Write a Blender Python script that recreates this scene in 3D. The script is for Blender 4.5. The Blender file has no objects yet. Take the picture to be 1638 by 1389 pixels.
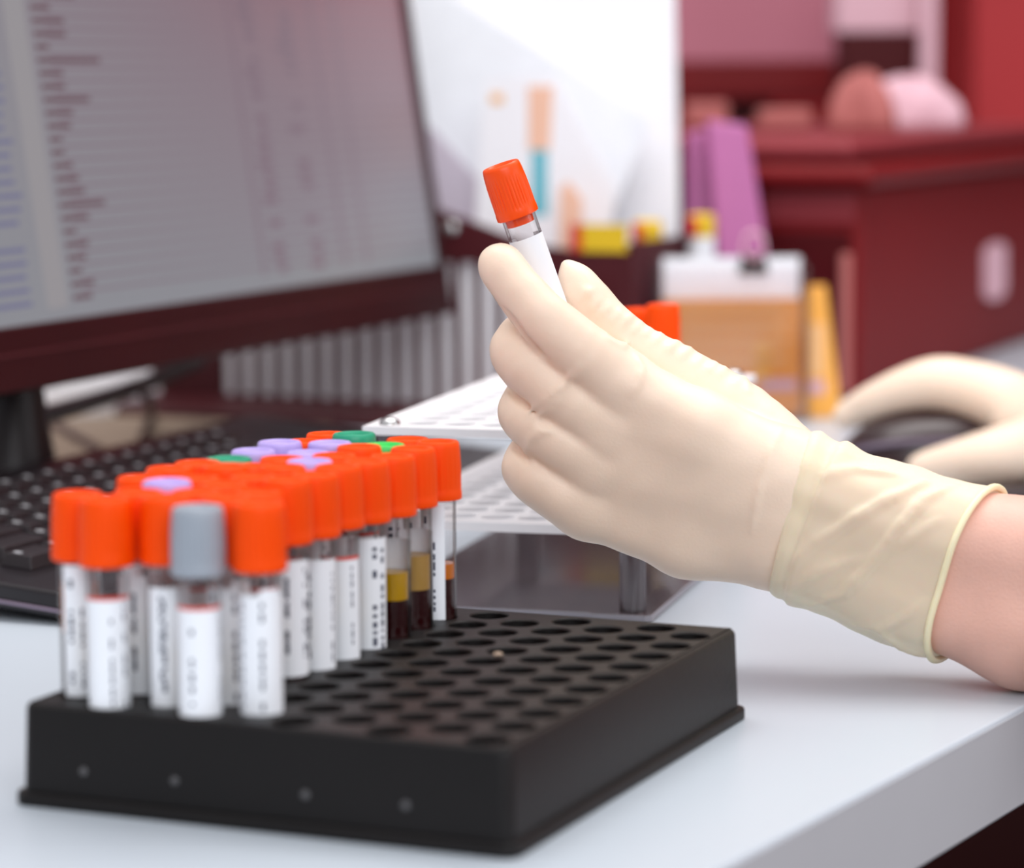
import bpy, bmesh, math, random
import numpy as np
from mathutils import Vector, Matrix
random.seed(7); rng = np.random.default_rng(5)
SC = bpy.context.scene; COL = SC.collection
S = .001                                       # everything below is written in millimetres
# ------------------------------------------------------------------ camera
F = 4625.7; CX, CY = 819., 694.5
YAW, PIT, ROLL = .416, .1226, -.0069
CAM = np.array([343.99, -930.39, 225.65])
FW = np.array([-math.sin(YAW)*math.cos(PIT), math.cos(YAW)*math.cos(PIT), -math.sin(PIT)])
_r = np.array([math.cos(YAW), math.sin(YAW), 0.]); _u = np.cross(_r, FW)
RT = _r*math.cos(ROLL)+_u*math.sin(ROLL); UP = -_r*math.sin(ROLL)+_u*math.cos(ROLL)
cd = bpy.data.cameras.new('camera'); cam = bpy.data.objects.new('camera', cd); COL.objects.link(cam)
M = Matrix((RT, UP, -FW)).transposed().to_4x4(); M.translation = Vector(CAM*S); cam.matrix_world = M
cd.sensor_width = 36; cd.lens = F*36/1638; cd.clip_start = .01; cd.clip_end = 50
cd.dof.use_dof = True; cd.dof.focus_distance = 1.105; cd.dof.aperture_fstop = 6.2; cd.dof.aperture_blades = 0
SC.camera = cam
# ------------------------------------------------------------------ world and lights
W = bpy.data.worlds.new('world'); SC.world = W; W.use_nodes = True
bg = W.node_tree.nodes['Background']; bg.inputs[1].default_value = 1.0
_n = W.node_tree; _tc = _n.nodes.new('ShaderNodeTexCoord'); _s = _n.nodes.new('ShaderNodeSeparateXYZ'); _n.links.new(_tc.outputs['Generated'], _s.inputs[0])
_m = _n.nodes.new('ShaderNodeMapRange'); _m.inputs['From Min'].default_value = -.1; _m.inputs['From Max'].default_value = .75; _n.links.new(_s.outputs['Z'], _m.inputs['Value'])
_y = _n.nodes.new('ShaderNodeMapRange'); _y.inputs['From Min'].default_value = -.3; _y.inputs['From Max'].default_value = .6; _n.links.new(_s.outputs['Y'], _y.inputs['Value'])
_a = _n.nodes.new('ShaderNodeMix'); _a.data_type = 'RGBA'; _n.links.new(_y.outputs[0], _a.inputs[0]); _a.inputs[6].default_value = (.30, .31, .35, 1); _a.inputs[7].default_value = (.42, .17, .17, 1)
_b = _n.nodes.new('ShaderNodeMix'); _b.data_type = 'RGBA'; _n.links.new(_m.outputs[0], _b.inputs[0]); _n.links.new(_a.outputs[2], _b.inputs[6]); _b.inputs[7].default_value = (1.0, .98, 1.0, 1)
_n.links.new(_b.outputs[2], bg.inputs[0])      # ambient shaped like a room: bright above, dim sides, red tint added beyond the desk
def area(name, loc, target, sx, sy, power, col):
    l = bpy.data.lights.new(name, 'AREA'); l.shape = 'RECTANGLE'; l.size = sx*S; l.size_y = sy*S; l.energy = power; l.color = col
    o = bpy.data.objects.new(name, l); COL.objects.link(o); o.location = Vector(loc)*S
    o.rotation_euler = (Vector(target)-Vector(loc)).to_track_quat('-Z', 'Y').to_euler(); return o
area('ceiling_light_panel', (-100, 500, 1650), (0, 200, 0), 1500, 1100, 17, (1, .97, .93))
area('front_fill_light', (1000, -1500, 1100), (-200, 400, 80), 1500, 1000, 20, (.93, .96, 1))  # unseen area light added behind the camera as front fill
area('side_fill_light', (1900, 400, 500), (0, 100, 0), 900, 700, 5, (.95, .97, 1))  # unseen light added for the desk edge and the rack's right side
area('back_fill_light', (-150, 350, 1000), (-560, 950, 100), 900, 400, 4.5, (1, .96, .97))  # unseen light added to brighten the organizer and its papers
SC.view_settings.view_transform = 'Standard'; SC.view_settings.look = 'None'
SC.view_settings.exposure = 0.0; SC.view_settings.gamma = 1; SC.view_settings.use_curve_mapping = False
SC.cycles.max_bounces = 10; SC.cycles.transparent_max_bounces = 40; SC.cycles.caustics_reflective = False; SC.cycles.caustics_refractive = False
# ------------------------------------------------------------------ geometry of the view (true 3D positions in mm)
def ray(x, y): return FW+(x-CX)/F*RT-(y-CY)/F*UP
def dep(x, y, t): return CAM+ray(x, y)*t                      # point at distance t
def on(ax, v, x, y): d = ray(x, y); return CAM+d*((v-CAM[ax])/d[ax])   # point on the plane axis=v
# ------------------------------------------------------------------ materials
def srgb(r, g, b):
    f = lambda c: (c/255/12.92 if c <= 10 else ((c/255+.055)/1.055)**2.4)
    return (f(r), f(g), f(b), 1)
MATS = {}
def mat(name, col, rough=.5, spec=.5, metal=0., sss=0., noise=0., nscale=40., bump=0., bscale=200., emit=None, es=0., coat=0., sr=(.01,.006,.004)):
    m = bpy.data.materials.new(name); m.use_nodes = True; nt = m.node_tree; b = nt.nodes['Principled BSDF']
    b.inputs['Base Color'].default_value = col; b.inputs['Roughness'].default_value = rough
    b.inputs['Specular IOR Level'].default_value = spec; b.inputs['Metallic'].default_value = metal
    b.inputs['Coat Weight'].default_value = coat
    if sss: b.inputs['Subsurface Weight'].default_value = sss; b.inputs['Subsurface Radius'].default_value = (1, .6, .4); b.inputs['Subsurface Scale'].default_value = .006
    if emit: b.inputs['Emission Color'].default_value = emit; b.inputs['Emission Strength'].default_value = es
    tc = nt.nodes.new('ShaderNodeTexCoord')
    if noise:
        n = nt.nodes.new('ShaderNodeTexNoise'); n.inputs['Scale'].default_value = nscale; n.inputs['Detail'].default_value = 4
        nt.links.new(tc.outputs['Object'], n.inputs['Vector'])
        mx = nt.nodes.new('ShaderNodeMix'); mx.data_type = 'RGBA'; mx.blend_type = 'MULTIPLY'; mx.inputs[0].default_value = 1
        r = nt.nodes.new('ShaderNodeMapRange'); r.inputs['From Min'].default_value = .3; r.inputs['From Max'].default_value = .7
        r.inputs['To Min'].default_value = 1-noise; r.inputs['To Max'].default_value = 1+noise*.3
        nt.links.new(n.outputs['Fac'], r.inputs['Value']); mx.inputs[6].default_value = col
        nt.links.new(r.outputs[0], mx.inputs[7]); nt.links.new(mx.outputs[2], b.inputs['Base Color'])
    if bump:
        n = nt.nodes.new('ShaderNodeTexNoise'); n.inputs['Scale'].default_value = bscale; n.inputs['Detail'].default_value = 3
        nt.links.new(tc.outputs['Object'], n.inputs['Vector'])
        bp = nt.nodes.new('ShaderNodeBump'); bp.inputs['Strength'].default_value = bump; bp.inputs['Distance'].default_value = .0006
        nt.links.new(n.outputs['Fac'], bp.inputs['Height']); nt.links.new(bp.outputs[0], b.inputs['Normal'])
    MATS[name] = m; return m
def clear(name, tint=(1, 1, 1, 1), base=.04, rough=.03, opac=0., ocol=(.1, .1, .1, 1)):
    m = bpy.data.materials.new(name); m.use_nodes = True; nt = m.node_tree; nt.nodes.clear()
    out = nt.nodes.new('ShaderNodeOutputMaterial'); tr = nt.nodes.new('ShaderNodeBsdfTransparent'); tr.inputs[0].default_value = tint
    gl = nt.nodes.new('ShaderNodeBsdfGlossy'); gl.inputs['Roughness'].default_value = rough
    lw = nt.nodes.new('ShaderNodeLayerWeight'); lw.inputs[0].default_value = .18
    mp = nt.nodes.new('ShaderNodeMapRange'); mp.inputs['To Min'].default_value = base; mp.inputs['To Max'].default_value = .75
    nt.links.new(lw.outputs['Fresnel'], mp.inputs['Value'])
    mx = nt.nodes.new('ShaderNodeMixShader'); nt.links.new(mp.outputs[0], mx.inputs[0]); 
    a = tr
    if opac:
        df = nt.nodes.new('ShaderNodeBsdfDiffuse'); df.inputs[0].default_value = ocol
        m2 = nt.nodes.new('ShaderNodeMixShader'); m2.inputs[0].default_value = opac
        nt.links.new(tr.outputs[0], m2.inputs[1]); nt.links.new(df.outputs[0], m2.inputs[2]); a = m2
    nt.links.new(a.outputs[0], mx.inputs[1]); nt.links.new(gl.outputs[0], mx.inputs[2]); nt.links.new(mx.outputs[0], out.inputs[0])
    MATS[name] = m; return m
mat('laminate', srgb(190, 199, 208), .32, .4, noise=.03, nscale=3)
mat('laminate_edge', srgb(196, 198, 203), .45, .3, noise=.04, nscale=8)
mat('rack_black', srgb(12, 8, 8), .46, .3, noise=.25, nscale=25, bump=.25, bscale=500)
mat('scuff', srgb(85, 84, 86), .6, noise=.4, nscale=200)
mat('cap_orange', srgb(246, 74, 0), .45, .15)
mat('cap_orange_deep', srgb(250, 80, 0), .33, .35, sss=.05)
mat('cap_grey', srgb(150, 158, 168), .4)
mat('cap_purple', srgb(178, 160, 222), .4)
mat('cap_teal', srgb(20, 148, 112), .4)
mat('cap_green', srgb(50, 196, 84), .4)
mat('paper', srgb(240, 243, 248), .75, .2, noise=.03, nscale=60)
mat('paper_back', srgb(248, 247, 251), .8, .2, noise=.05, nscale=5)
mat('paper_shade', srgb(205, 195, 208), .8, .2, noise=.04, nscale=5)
mat('print', srgb(70, 74, 92), .7, .2)
mat('red_edge', srgb(214, 70, 56), .6)
mat('blood', srgb(42, 4, 6), .2, .5)
mat('serum', srgb(190, 145, 12), .2, .5)
mat('serum_cloudy', srgb(172, 134, 66), .3, .4)
mat('serum_orange', srgb(205, 110, 10), .2, .5)
clear('tube_plastic', (.97, .96, .96, 1), .03, .06)
clear('acrylic', (.97, .95, .96, 1), .04, .08)
clear('smoky', (.62, .56, .58, 1), .05, .12, .6, srgb(108, 96, 100))
clear('post_plastic', (.7, .66, .68, 1), .06, .08, .35, srgb(105, 95, 100))
mat('white_plastic', srgb(228, 226, 228), .4, .4, noise=.02, nscale=30)
mat('steel', srgb(190, 190, 190), .22, .5, metal=1)
mat('glove', srgb(240, 216, 194), .42, .35, sss=.2, noise=.03, nscale=60, bump=.12, bscale=900)
mat('skin', srgb(228, 180, 163), .48, .35, sss=.3, noise=.10, nscale=45, bump=.3, bscale=900)
mat('key_black', srgb(36, 29, 32), .35, .4, noise=.2, nscale=60)
mat('key_legend', srgb(175, 176, 180), .5)
mat('board_black', srgb(28, 23, 27), .3, .4, noise=.2, nscale=20)
mat('bezel', srgb(46, 8, 12), .4, .2, noise=.15, nscale=10)  # red light tint put into these dark base colours
mat('stand_black', srgb(20, 6, 8), .35, .35, noise=.15, nscale=10)
mat('organizer_black', srgb(74, 22, 28), .5, .3, noise=.15, nscale=20)
mat('red_tint', srgb(114, 18, 22), .5, .2, noise=.12, nscale=6)  # red light tint put into the base colours of the far objects
mat('red_tint_dark', srgb(72, 6, 12), .5, .2, noise=.12, nscale=6)
mat('red_tint_light', srgb(134, 50, 56), .5, .2, noise=.12, nscale=6)
mat('panel_pink', srgb(186, 112, 128), .5, .3, noise=.05, nscale=5)
mat('cabinet_red_glow', srgb(178, 44, 48), .5, .3, noise=.08, nscale=4)  # red glow put into the base colour, likewise on the wall below
mat('wall_red_tint', srgb(150, 30, 34), .8, .2, noise=.08, nscale=2)
mat('floor_dark', srgb(24, 8, 8), .6, .3, noise=.2, nscale=3)
mat('pink_white', srgb(222, 178, 190), .7, noise=.05, nscale=8)
mat('beige', srgb(176, 100, 96), .7, noise=.1, nscale=8)
mat('purple_card', srgb(178, 98, 152), .55, noise=.06, nscale=10)
mat('orange_card', srgb(240, 158, 74), .6, noise=.05, nscale=20)
mat('orange_card_bright', srgb(248, 176, 76), .6, noise=.05, nscale=20)
mat('orange_pale', srgb(244, 190, 130), .6)
mat('tan', srgb(158, 138, 120), .6, .3, noise=.06, nscale=8); mat('smoky_edge_highlight', srgb(142, 140, 148), .3, .5)
mat('teal_print', srgb(110, 190, 205), .7); mat('peach_print', srgb(244, 196, 170), .7)
mat('yellow_label', srgb(222, 184, 28), .6); mat('red_label', srgb(205, 32, 20), .6)
mat('mouse_black', srgb(38, 10, 14), .28, .5, noise=.1, nscale=10); mat('mouse_grey', srgb(110, 96, 112), .3, .5)
# cuff: thin latex, partly see-through
m = bpy.data.materials.new('cuff'); m.use_nodes = True; nt = m.node_tree; b = nt.nodes['Principled BSDF']
b.inputs['Base Color'].default_value = srgb(250, 240, 214); b.inputs['Roughness'].default_value = .4; b.inputs['Specular IOR Level'].default_value = .35
b.inputs['Subsurface Weight'].default_value = .2; b.inputs['Subsurface Scale'].default_value = .004
tr = nt.nodes.new('ShaderNodeBsdfTransparent'); tr.inputs[0].default_value = srgb(255, 250, 238)
lw = nt.nodes.new('ShaderNodeLayerWeight'); lw.inputs[0].default_value = .3
mp = nt.nodes.new('ShaderNodeMapRange'); mp.inputs['To Min'].default_value = .56; mp.inputs['To Max'].default_value = 1.0
nt.links.new(lw.outputs['Facing'], mp.inputs['Value'])
mx = nt.nodes.new('ShaderNodeMixShader'); nt.links.new(mp.outputs[0], mx.inputs[0]); nt.links.new(tr.outputs[0], mx.inputs[1]); nt.links.new(b.outputs[0], mx.inputs[2])
nt.links.new(mx.outputs[0], nt.nodes['Material Output'].inputs[0]); MATS['cuff'] = m
# monitor picture: emission runs from cool grey at the near end to mauve at the far upper corner
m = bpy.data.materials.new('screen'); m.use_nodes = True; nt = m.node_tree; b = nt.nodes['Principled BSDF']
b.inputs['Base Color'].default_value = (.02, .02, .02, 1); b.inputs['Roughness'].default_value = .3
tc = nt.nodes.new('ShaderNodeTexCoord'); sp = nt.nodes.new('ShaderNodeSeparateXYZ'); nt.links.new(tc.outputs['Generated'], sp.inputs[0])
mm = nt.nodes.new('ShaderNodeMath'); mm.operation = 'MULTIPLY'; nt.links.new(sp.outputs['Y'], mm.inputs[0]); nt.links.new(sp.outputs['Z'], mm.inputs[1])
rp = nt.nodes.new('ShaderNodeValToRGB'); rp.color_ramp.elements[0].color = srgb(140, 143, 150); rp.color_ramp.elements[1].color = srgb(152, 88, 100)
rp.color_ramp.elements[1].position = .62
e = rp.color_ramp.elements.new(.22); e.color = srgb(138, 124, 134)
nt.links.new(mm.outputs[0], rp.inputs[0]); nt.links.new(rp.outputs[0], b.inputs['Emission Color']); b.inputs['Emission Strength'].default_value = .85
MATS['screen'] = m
for nm, c in (('screen_text', (100, 74, 84)), ('screen_row', (124, 106, 119)), ('screen_blue', (112, 115, 146)), ('screen_white', (152, 150, 154))):
    mat(nm, (.02, .02, .02, 1), .3, emit=srgb(*c), es=.85)
# ------------------------------------------------------------------ mesh helpers
def mk(name, verts, faces, material, parent=None, smooth=False, mi=None, scale=True):
    me = bpy.data.meshes.new(name); v = np.asarray(verts, float)*(S if scale else 1)
    me.from_pydata([tuple(q) for q in v], [], [tuple(f) for f in faces])
    for q in (material if isinstance(material, (list, tuple)) else [material]): me.materials.append(MATS[q])
    if mi is not None: me.polygons.foreach_set('material_index', mi)
    if smooth: me.polygons.foreach_set('use_smooth', [True]*len(me.polygons))
    me.update(); o = bpy.data.objects.new(name, me); COL.objects.link(o)
    if parent: o.parent = parent
    return o
class MB:
    def __init__(s): s.v = []; s.f = []; s.m = []
    def add(s, v, f, m=0):
        k = len(s.v); s.v += [tuple(q) for q in v]; s.f += [tuple(i+k for i in g) for g in f]; s.m += [m]*len(f); return s
    def box(s, x0, x1, y0, y1, z0, z1, m=0, fr=None):
        v = [(x, y, z) for z in (z0, z1) for y in (y0, y1) for x in (x0, x1)]
        if fr: v = [fr(*q) for q in v]
        return s.add(v, [(0,2,3,1),(4,5,7,6),(0,1,5,4),(2,6,7,3),(0,4,6,2),(1,3,7,5)], m)
    def prism(s, pts, z0, z1, m=0, fr=None):      # pts (x,y) ccw
        n = len(pts); v = [(x, y, z0) for x, y in pts]+[(x, y, z1) for x, y in pts]
        if fr: v = [fr(*q) for q in v]
        return s.add(v, [tuple(range(n))[::-1], tuple(range(n, 2*n))]+[(i, (i+1)%n, n+(i+1)%n, n+i) for i in range(n)], m)
    def lathe(s, prof, n=32, m=0, c=(0,0,0), mod=None, cap0=True, cap1=True):
        k = len(prof); v = []
        for j, (r, z) in enumerate(prof):
            for i in range(n):
                a = 2*math.pi*i/n; rr = r+(mod(j, a, z) if mod else 0); v.append((c[0]+rr*math.cos(a), c[1]+rr*math.sin(a), c[2]+z))
        f = [(j*n+i, j*n+(i+1)%n, (j+1)*n+(i+1)%n, (j+1)*n+i) for j in range(k-1) for i in range(n)]
        if cap0: f.append(tuple(range(n))[::-1])
        if cap1: f.append(tuple(range((k-1)*n, k*n)))
        return s.add(v, f, m)
    def tube(s, pts, r, n=10, m=0, ref=None):
        P = [np.array(p, float) for p in pts]; v = []
        for i, p in enumerate(P):
            d = P[min(i+1, len(P)-1)]-P[max(i-1, 0)]; d /= np.linalg.norm(d)
            a = np.cross(d, (0, 0, 1) if abs(d[2]) < .9 else (1, 0, 0)) if ref is None else np.cross(d, ref); a /= np.linalg.norm(a); b_ = np.cross(d, a)
            for q in range(n): v.append(p+r*(math.cos(2*math.pi*q/n)*a+math.sin(2*math.pi*q/n)*b_))
        k = len(P); f = [(j*n+i, j*n+(i+1)%n, (j+1)*n+(i+1)%n, (j+1)*n+i) for j in range(k-1) for i in range(n)]
        f += [tuple(range(n))[::-1], tuple(range((k-1)*n, k*n))]
        return s.add(v, f, m)
    def make(s, name, material, parent=None, smooth=False, bevel=0, seg=2, recalc=True, wn=False):
        o = mk(name, s.v, s.f, material, parent, smooth, s.m)
        if recalc:
            bm = bmesh.new(); bm.from_mesh(o.data); bmesh.ops.recalc_face_normals(bm, faces=bm.faces); bm.to_mesh(o.data); bm.free()
        if bevel:
            md = o.modifiers.new('bevel', 'BEVEL'); md.width = bevel*S; md.segments = seg; md.limit_method = 'ANGLE'; md.angle_limit = math.radians(40)
            o.data.polygons.foreach_set('use_smooth', [True]*len(o.data.polygons))
            w = o.modifiers.new('normals', 'WEIGHTED_NORMAL')
        elif smooth:
            o.data.set_sharp_from_angle(angle=math.radians(38))
        return o
def tag(o, label=None, cat=None, group=None, kind=None):
    if label: o['label'] = label
    if cat: o['category'] = cat
    if group: o['group'] = group
    if kind: o['kind'] = kind
    return o
def empty(name, loc, rot=(0,0,0)):
    o = bpy.data.objects.new(name, None); COL.objects.link(o); o.location = Vector(loc)*S; o.rotation_euler = rot; o.empty_display_size = .02; return o
# ------------------------------------------------------------------ the desk and the room
DA = math.radians(6.7); ddir = np.array([math.sin(DA), math.cos(DA)]); dn = np.array([math.cos(DA), -math.sin(DA)])
e0 = np.array([90.5, 0.])      # a point of the front edge
def dq(a, b_): p = e0+ddir*a+dn*b_; return (p[0], p[1])
t = MB(); t.prism([dq(-900, 0), dq(2500, 0), dq(2500, -1200), dq(-900, -1200)], -37, 0)
desk = t.make('desk', ['laminate'], bevel=1.6, seg=3); tag(desk, 'white laminate desk top with a thick front edge under the racks', 'desk')
t = MB(); t.prism([dq(-899, .4), dq(2499, .4), dq(2499, -.3), dq(-899, -.3)], -35.5, -1.6); t.make('edge_band', ['laminate_edge'], desk)
t = MB()
for a, b_ in ((-850, -80), (2450, -80), (-850, -1150), (2450, -1150)):
    x, y = dq(a, b_); t.box(x-25, x+25, y-25, y+25, -740, -36)
    t.make('leg', ['laminate_edge'], desk); t = MB()
fl = MB().box(-3500, 3500, -2500, 4200, -760, -740).make('floor', ['floor_dark']); tag(fl, kind='structure')
wb = MB().box(-3500, 3500, 3600, 3700, -740, 2300).make('wall_back', ['wall_red_tint']); tag(wb, kind='structure')
# ------------------------------------------------------------------ black tube rack
G, ROW, H = 16.155, 19., 32.4
RX0, RX1, RY0, RY1 = -156.2, 10.9, -179.8, 20.
rack = empty('tube_rack', ((RX0+RX1)/2, (RY0+RY1)/2, 0))
tag(rack, 'black plastic block rack with rows of round holes on the near desk', 'rack')
cxr, cyr = (RX0+RX1)/2, (RY0+RY1)/2
t = MB(); HR, NS = 6.9, 32
def rectpt(x0, x1, y0, y1, cx, cy, a):
    dx, dy = math.cos(a), math.sin(a); k = 1e9
    if dx > 1e-9: k = min(k, (x1-cx)/dx)
    if dx < -1e-9: k = min(k, (x0-cx)/dx)
    if dy > 1e-9: k = min(k, (y1-cy)/dy)
    if dy < -1e-9: k = min(k, (y0-cy)/dy)
    return (cx+dx*k, cy+dy*k)
def cell(t, x0, x1, y0, y1, cx, cy, r, z1, z0, closed=True, NS=32, under=False):
    ang = sorted([2*math.pi*i/NS for i in range(NS)]+[math.atan2(y-cy, x-cx)%(2*math.pi) for x in (x0, x1) for y in (y0, y1)])
    n = len(ang); v = [rectpt(x0, x1, y0, y1, cx, cy, a)+(z1,) for a in ang]
    rs = [(r+.5, z1), (r, z1-.5), (r, z0)]
    if under: rs[-1] = (r, z0+.4); rs.append((r+.4, z0))
    for rr, z in rs: v += [(cx+rr*math.cos(a), cy+rr*math.sin(a), z) for a in ang]
    if under: v += [rectpt(x0, x1, y0, y1, cx, cy, a)+(z0,) for a in ang]
    L = len(v)//n
    f = [(j*n+i, j*n+(i+1)%n, (j+1)*n+(i+1)%n, (j+1)*n+i) for j in range(L-1) for i in range(n)]
    if closed: f.append(tuple(range((L-1)*n, L*n)))
    t.add(v, f)
def hole_xy(c, r): return (-c*G, -ROW*r+(9.5 if c % 2 else 0))
for c in range(10):
    x0, x1 = -c*G-G/2, -c*G+G/2
    x0 = max(x0, RX0+1.9) if c == 9 else x0; x1 = min(x1, RX1-1.9) if c == 0 else x1
    for r in range(10):
        cx, cy = hole_xy(c, r); y0, y1 = cy-9.5, cy+9.5
        y0 = max(y0, RY0+1.0); y1 = min(y1, RY1-1.)
        cell(t, x0-cxr, x1-cxr, y0-cyr, y1-cyr, cx-cxr, cy-cyr, HR, H, 3.5)
    if c % 2: t.add([(x0-cxr, RY0+1-cyr, H), (x1-cxr, RY0+1-cyr, H), (x1-cxr, -171-cyr, H), (x0-cxr, -171-cyr, H)], [(0,1,2,3)])
    else: t.add([(x0-cxr, 9.5-cyr, H), (x1-cxr, 9.5-cyr, H), (x1-cxr, RY1-1-cyr, H), (x0-cxr, RY1-1-cyr, H)], [(0,1,2,3)])
def rrect(x0, x1, y0, y1, r, n=8):
    p = []
    for (cx, cy, a0) in ((x1-r, y1-r, 0), (x0+r, y1-r, 90), (x0+r, y0+r, 180), (x1-r, y0+r, 270)):
        for i in range(n+1): a = math.radians(a0+90*i/n); p.append((cx+r*math.cos(a), cy+r*math.sin(a)))
    return p
hw, hd = (RX1-RX0)/2, (RY1-RY0)/2
loops = []
for ins, z, r in ((2.0, H, .8), (1.0, H-.15, 3.4), (.25, H-.9, 4), (0, H-2, 4), (-.9, 4.6, 4.4), (-2.5, 4.3, 5), (-2.9, 3.6, 5), (-2.9, .5, 5), (-2.5, 0, 5)):
    loops.append([(x, y, z) for x, y in rrect(-hw+ins, hw-ins, -hd+ins if ins != 2.0 else -hd+1.2, hd-ins if ins != 2.0 else hd-1.2, r)])
n = len(loops[0]); t.add([p for l in loops for p in l], [(j*n+i, j*n+(i+1)%n, (j+1)*n+(i+1)%n, (j+1)*n+i) for j in range(len(loops)-1) for i in range(n)]+[tuple(range((len(loops)-1)*n, len(loops)*n))])
# pimples on the near face
for fx in (.135, .33, .60, .80):
    x = -hw+2*hw*fx; y = -hd-.55
    v = []; 
    for j in range(5):
        a = j/4*math.pi/2
        v += [(x+1.5*math.cos(a)*math.cos(b_), y-.9*math.sin(a), 12.5+1.5*math.cos(a)*math.sin(b_)) for b_ in [2*math.pi*i/12 for i in range(12)]]
    t.add(v, [(j*12+i, j*12+(i+1)%12, (j+1)*12+(i+1)%12, (j+1)*12+i) for j in range(4) for i in range(12)], 1)
o = mk('body', t.v, t.f, ['rack_black', 'scuff'], rack, True, t.m); o.data.set_sharp_from_angle(angle=math.radians(30))
# a yellowish crumb beside one hole
t = MB(); t.lathe([(.3, 0), (1.5, .1), (1.7, .6), (1.0, 1.1), (.3, 1.2)], 9, mod=lambda j, a, z: .3*math.sin(3*a+j))
o = t.make('crumb', ['tan'], smooth=True); p = on(2, H, 797, 1049); o.location = Vector((p[0], p[1], H))*S
tag(o, 'tiny pale crumb beside a hole on the black rack', 'crumb')
# ------------------------------------------------------------------ blood tubes
TR = 6.5
def tube_shell(L, n=32):
    pr = [(.3, 0)]+[(TR*math.sin(a), TR-TR*math.cos(a)) for a in [math.pi/2*i/6 for i in range(1, 7)]]+[(TR, L*.5), (TR, L)]
    return MB().lathe(pr, n, cap1=False)
def cap_mb(R=8.7, h=21, n=96, ribs=24, depth=.32):
    pr = [(TR+.2, .3), (R-.5, 0), (R-.05, .3), (R, .9), (R, 2.4), (R-.12, 3.2), (R-.15, 3.8), (R-.15, 5), (R-.18, 9), (R-.25, 13), (R-.4, 15.6), (R-.5, 16.6), (R-.55, 17.6), (R-.75, h-1.6), (R-.95, h-.5), (R-1.5, h), (R-2.6, h), (R-3.1, h-.5), (R-3.4, h-1.1), (.3, h-1.2)]
    def mod(j, a, z):
        if 3.5 < z < 16: return depth*(abs(math.sin(a*ribs/2))**.6-1)*min(1, (z-3.5)/1.5+.3, (16-z)/1.5+.2)
        return 0
    return MB().lathe(pr, n, mod=mod)
def label_mb(z0, z1, arc, notch=None, seed=0, prints=True, r=TR+.12, red=False, cols=None):
    t = MB(); n = 18; rr = random.Random(seed)
    A = [-arc/2+arc*i/n for i in range(n+1)]
    v = [(r*math.cos(a), r*math.sin(a), z) for z in (z0, z1) for a in A]
    f = []
    for i in range(n):
        f.append((i, i+1, n+2+i, n+1+i))
    t.add(v, f, 0)
    if notch:   # extra upper strip on one side only
        a0, a1, za, zb = notch; m_ = 6; B = [a0+(a1-a0)*i/m_ for i in range(m_+1)]
        t.add([(r*math.cos(a), r*math.sin(a), z) for z in (za, zb) for a in B], [(i, i+1, m_+2+i, m_+1+i) for i in range(m_)], 0)
    if red: t.add([((r+.03)*math.cos(a), (r+.03)*math.sin(a), z) for z in (z1-1.2, z1) for a in A], f, 2)
    if prints:
        for col in (cols or range(rr.randint(2, 4))):     # lines of small print running along the tube
            a = rr.uniform(-arc*.36, arc*.36) if cols is None else col; z = z0+rr.uniform(3, 9); w = rr.uniform(.05, .13)
            while z < z1-4:
                l = rr.uniform(.8, 3.2)
                if rr.random() < .75:
                    q = r+.05; t.add([(q*math.cos(a-w), q*math.sin(a-w), z), (q*math.cos(a+w), q*math.sin(a+w), z), (q*math.cos(a+w), q*math.sin(a+w), z+l), (q*math.cos(a-w), q*math.sin(a-w), z+l)], [(0,1,2,3)], 1)
                z += l+rr.uniform(.4, 1.5)
    return t
def liquid(z0, z1, r=TR-.8, n=24):
    if z0 <= 1.5: pr = [(.2, .8)]+[(r*math.sin(a), .8+r-r*math.cos(a)) for a in [math.pi/2*i/5 for i in range(1, 6)]]+[(r, z1), (.2, z1)]
    else: pr = [(.2, z0), (r, z0), (r, z1), (.2, z1)]
    return MB().lathe(pr, n)
TL = 77.
shell_me = tube_shell(TL, 28).make('tube_body', ['tube_plastic'], smooth=True)
cap_me = {}
for k in ('cap_orange', 'cap_grey', 'cap_purple', 'cap_teal', 'cap_green'):
    cap_me[k] = cap_mb(8.65).make('cap', [k], smooth=True); cap_me[k].location.z = (TL-6)*S
bl = liquid(0, 40).make('blood', ['blood'], smooth=True); 
sm = {k: liquid(40.02, 55).make('serum', [k], smooth=True) for k in ('serum', 'serum_cloudy', 'serum_orange')}
labels = [label_mb(18+2*i, 62+(i % 3)*2, 3.4 if i % 2 else 2.7, (.0, 1.0, 60, 66) if i % 4 == 1 else None, seed=i+1, red=(i % 3 == 0)).make('label', ['paper', 'print', 'red_edge'], recalc=False) for i in range(6)]
narrow = label_mb(28, 70, 1.55, seed=31, cols=(.18, -.35)).make('label', ['paper', 'print', 'red_edge'], recalc=False)
protos = [shell_me, bl, narrow]+list(cap_me.values())+list(sm.values())+labels
def cp(src, parent, **k):
    o = src.copy(); COL.objects.link(o); o.parent = parent
    for a, b_ in k.items(): setattr(o, a, b_)
    return o
COLN = {9: 'leftmost column', 8: 'second column from the left', 7: 'third column from the left', 6: 'fourth column from the left', 5: 'fifth column from the left'}
ORD = ['nearest', 'second', 'third', 'fourth', 'fifth', 'sixth', 'seventh', 'eighth', 'ninth', 'farthest']
occ = [(9, r) for r in (0,1,2,3,4,5,6,7,9)]+[(8, r) for r in range(10)]+[(7, r) for r in range(10)]+[(6, r) for r in range(10)]+[(5, 9)]
special = {(9, 4): 'cap_teal', (8, 0): 'cap_teal', (7, 1): 'cap_green', (6, 9): 'cap_grey', (9, 3): 'cap_purple', (9, 2): 'cap_purple', (8, 1): 'cap_purple', (8, 2): 'cap_purple', (7, 4): 'cap_purple', (8, 7): 'cap_purple'}
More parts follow.
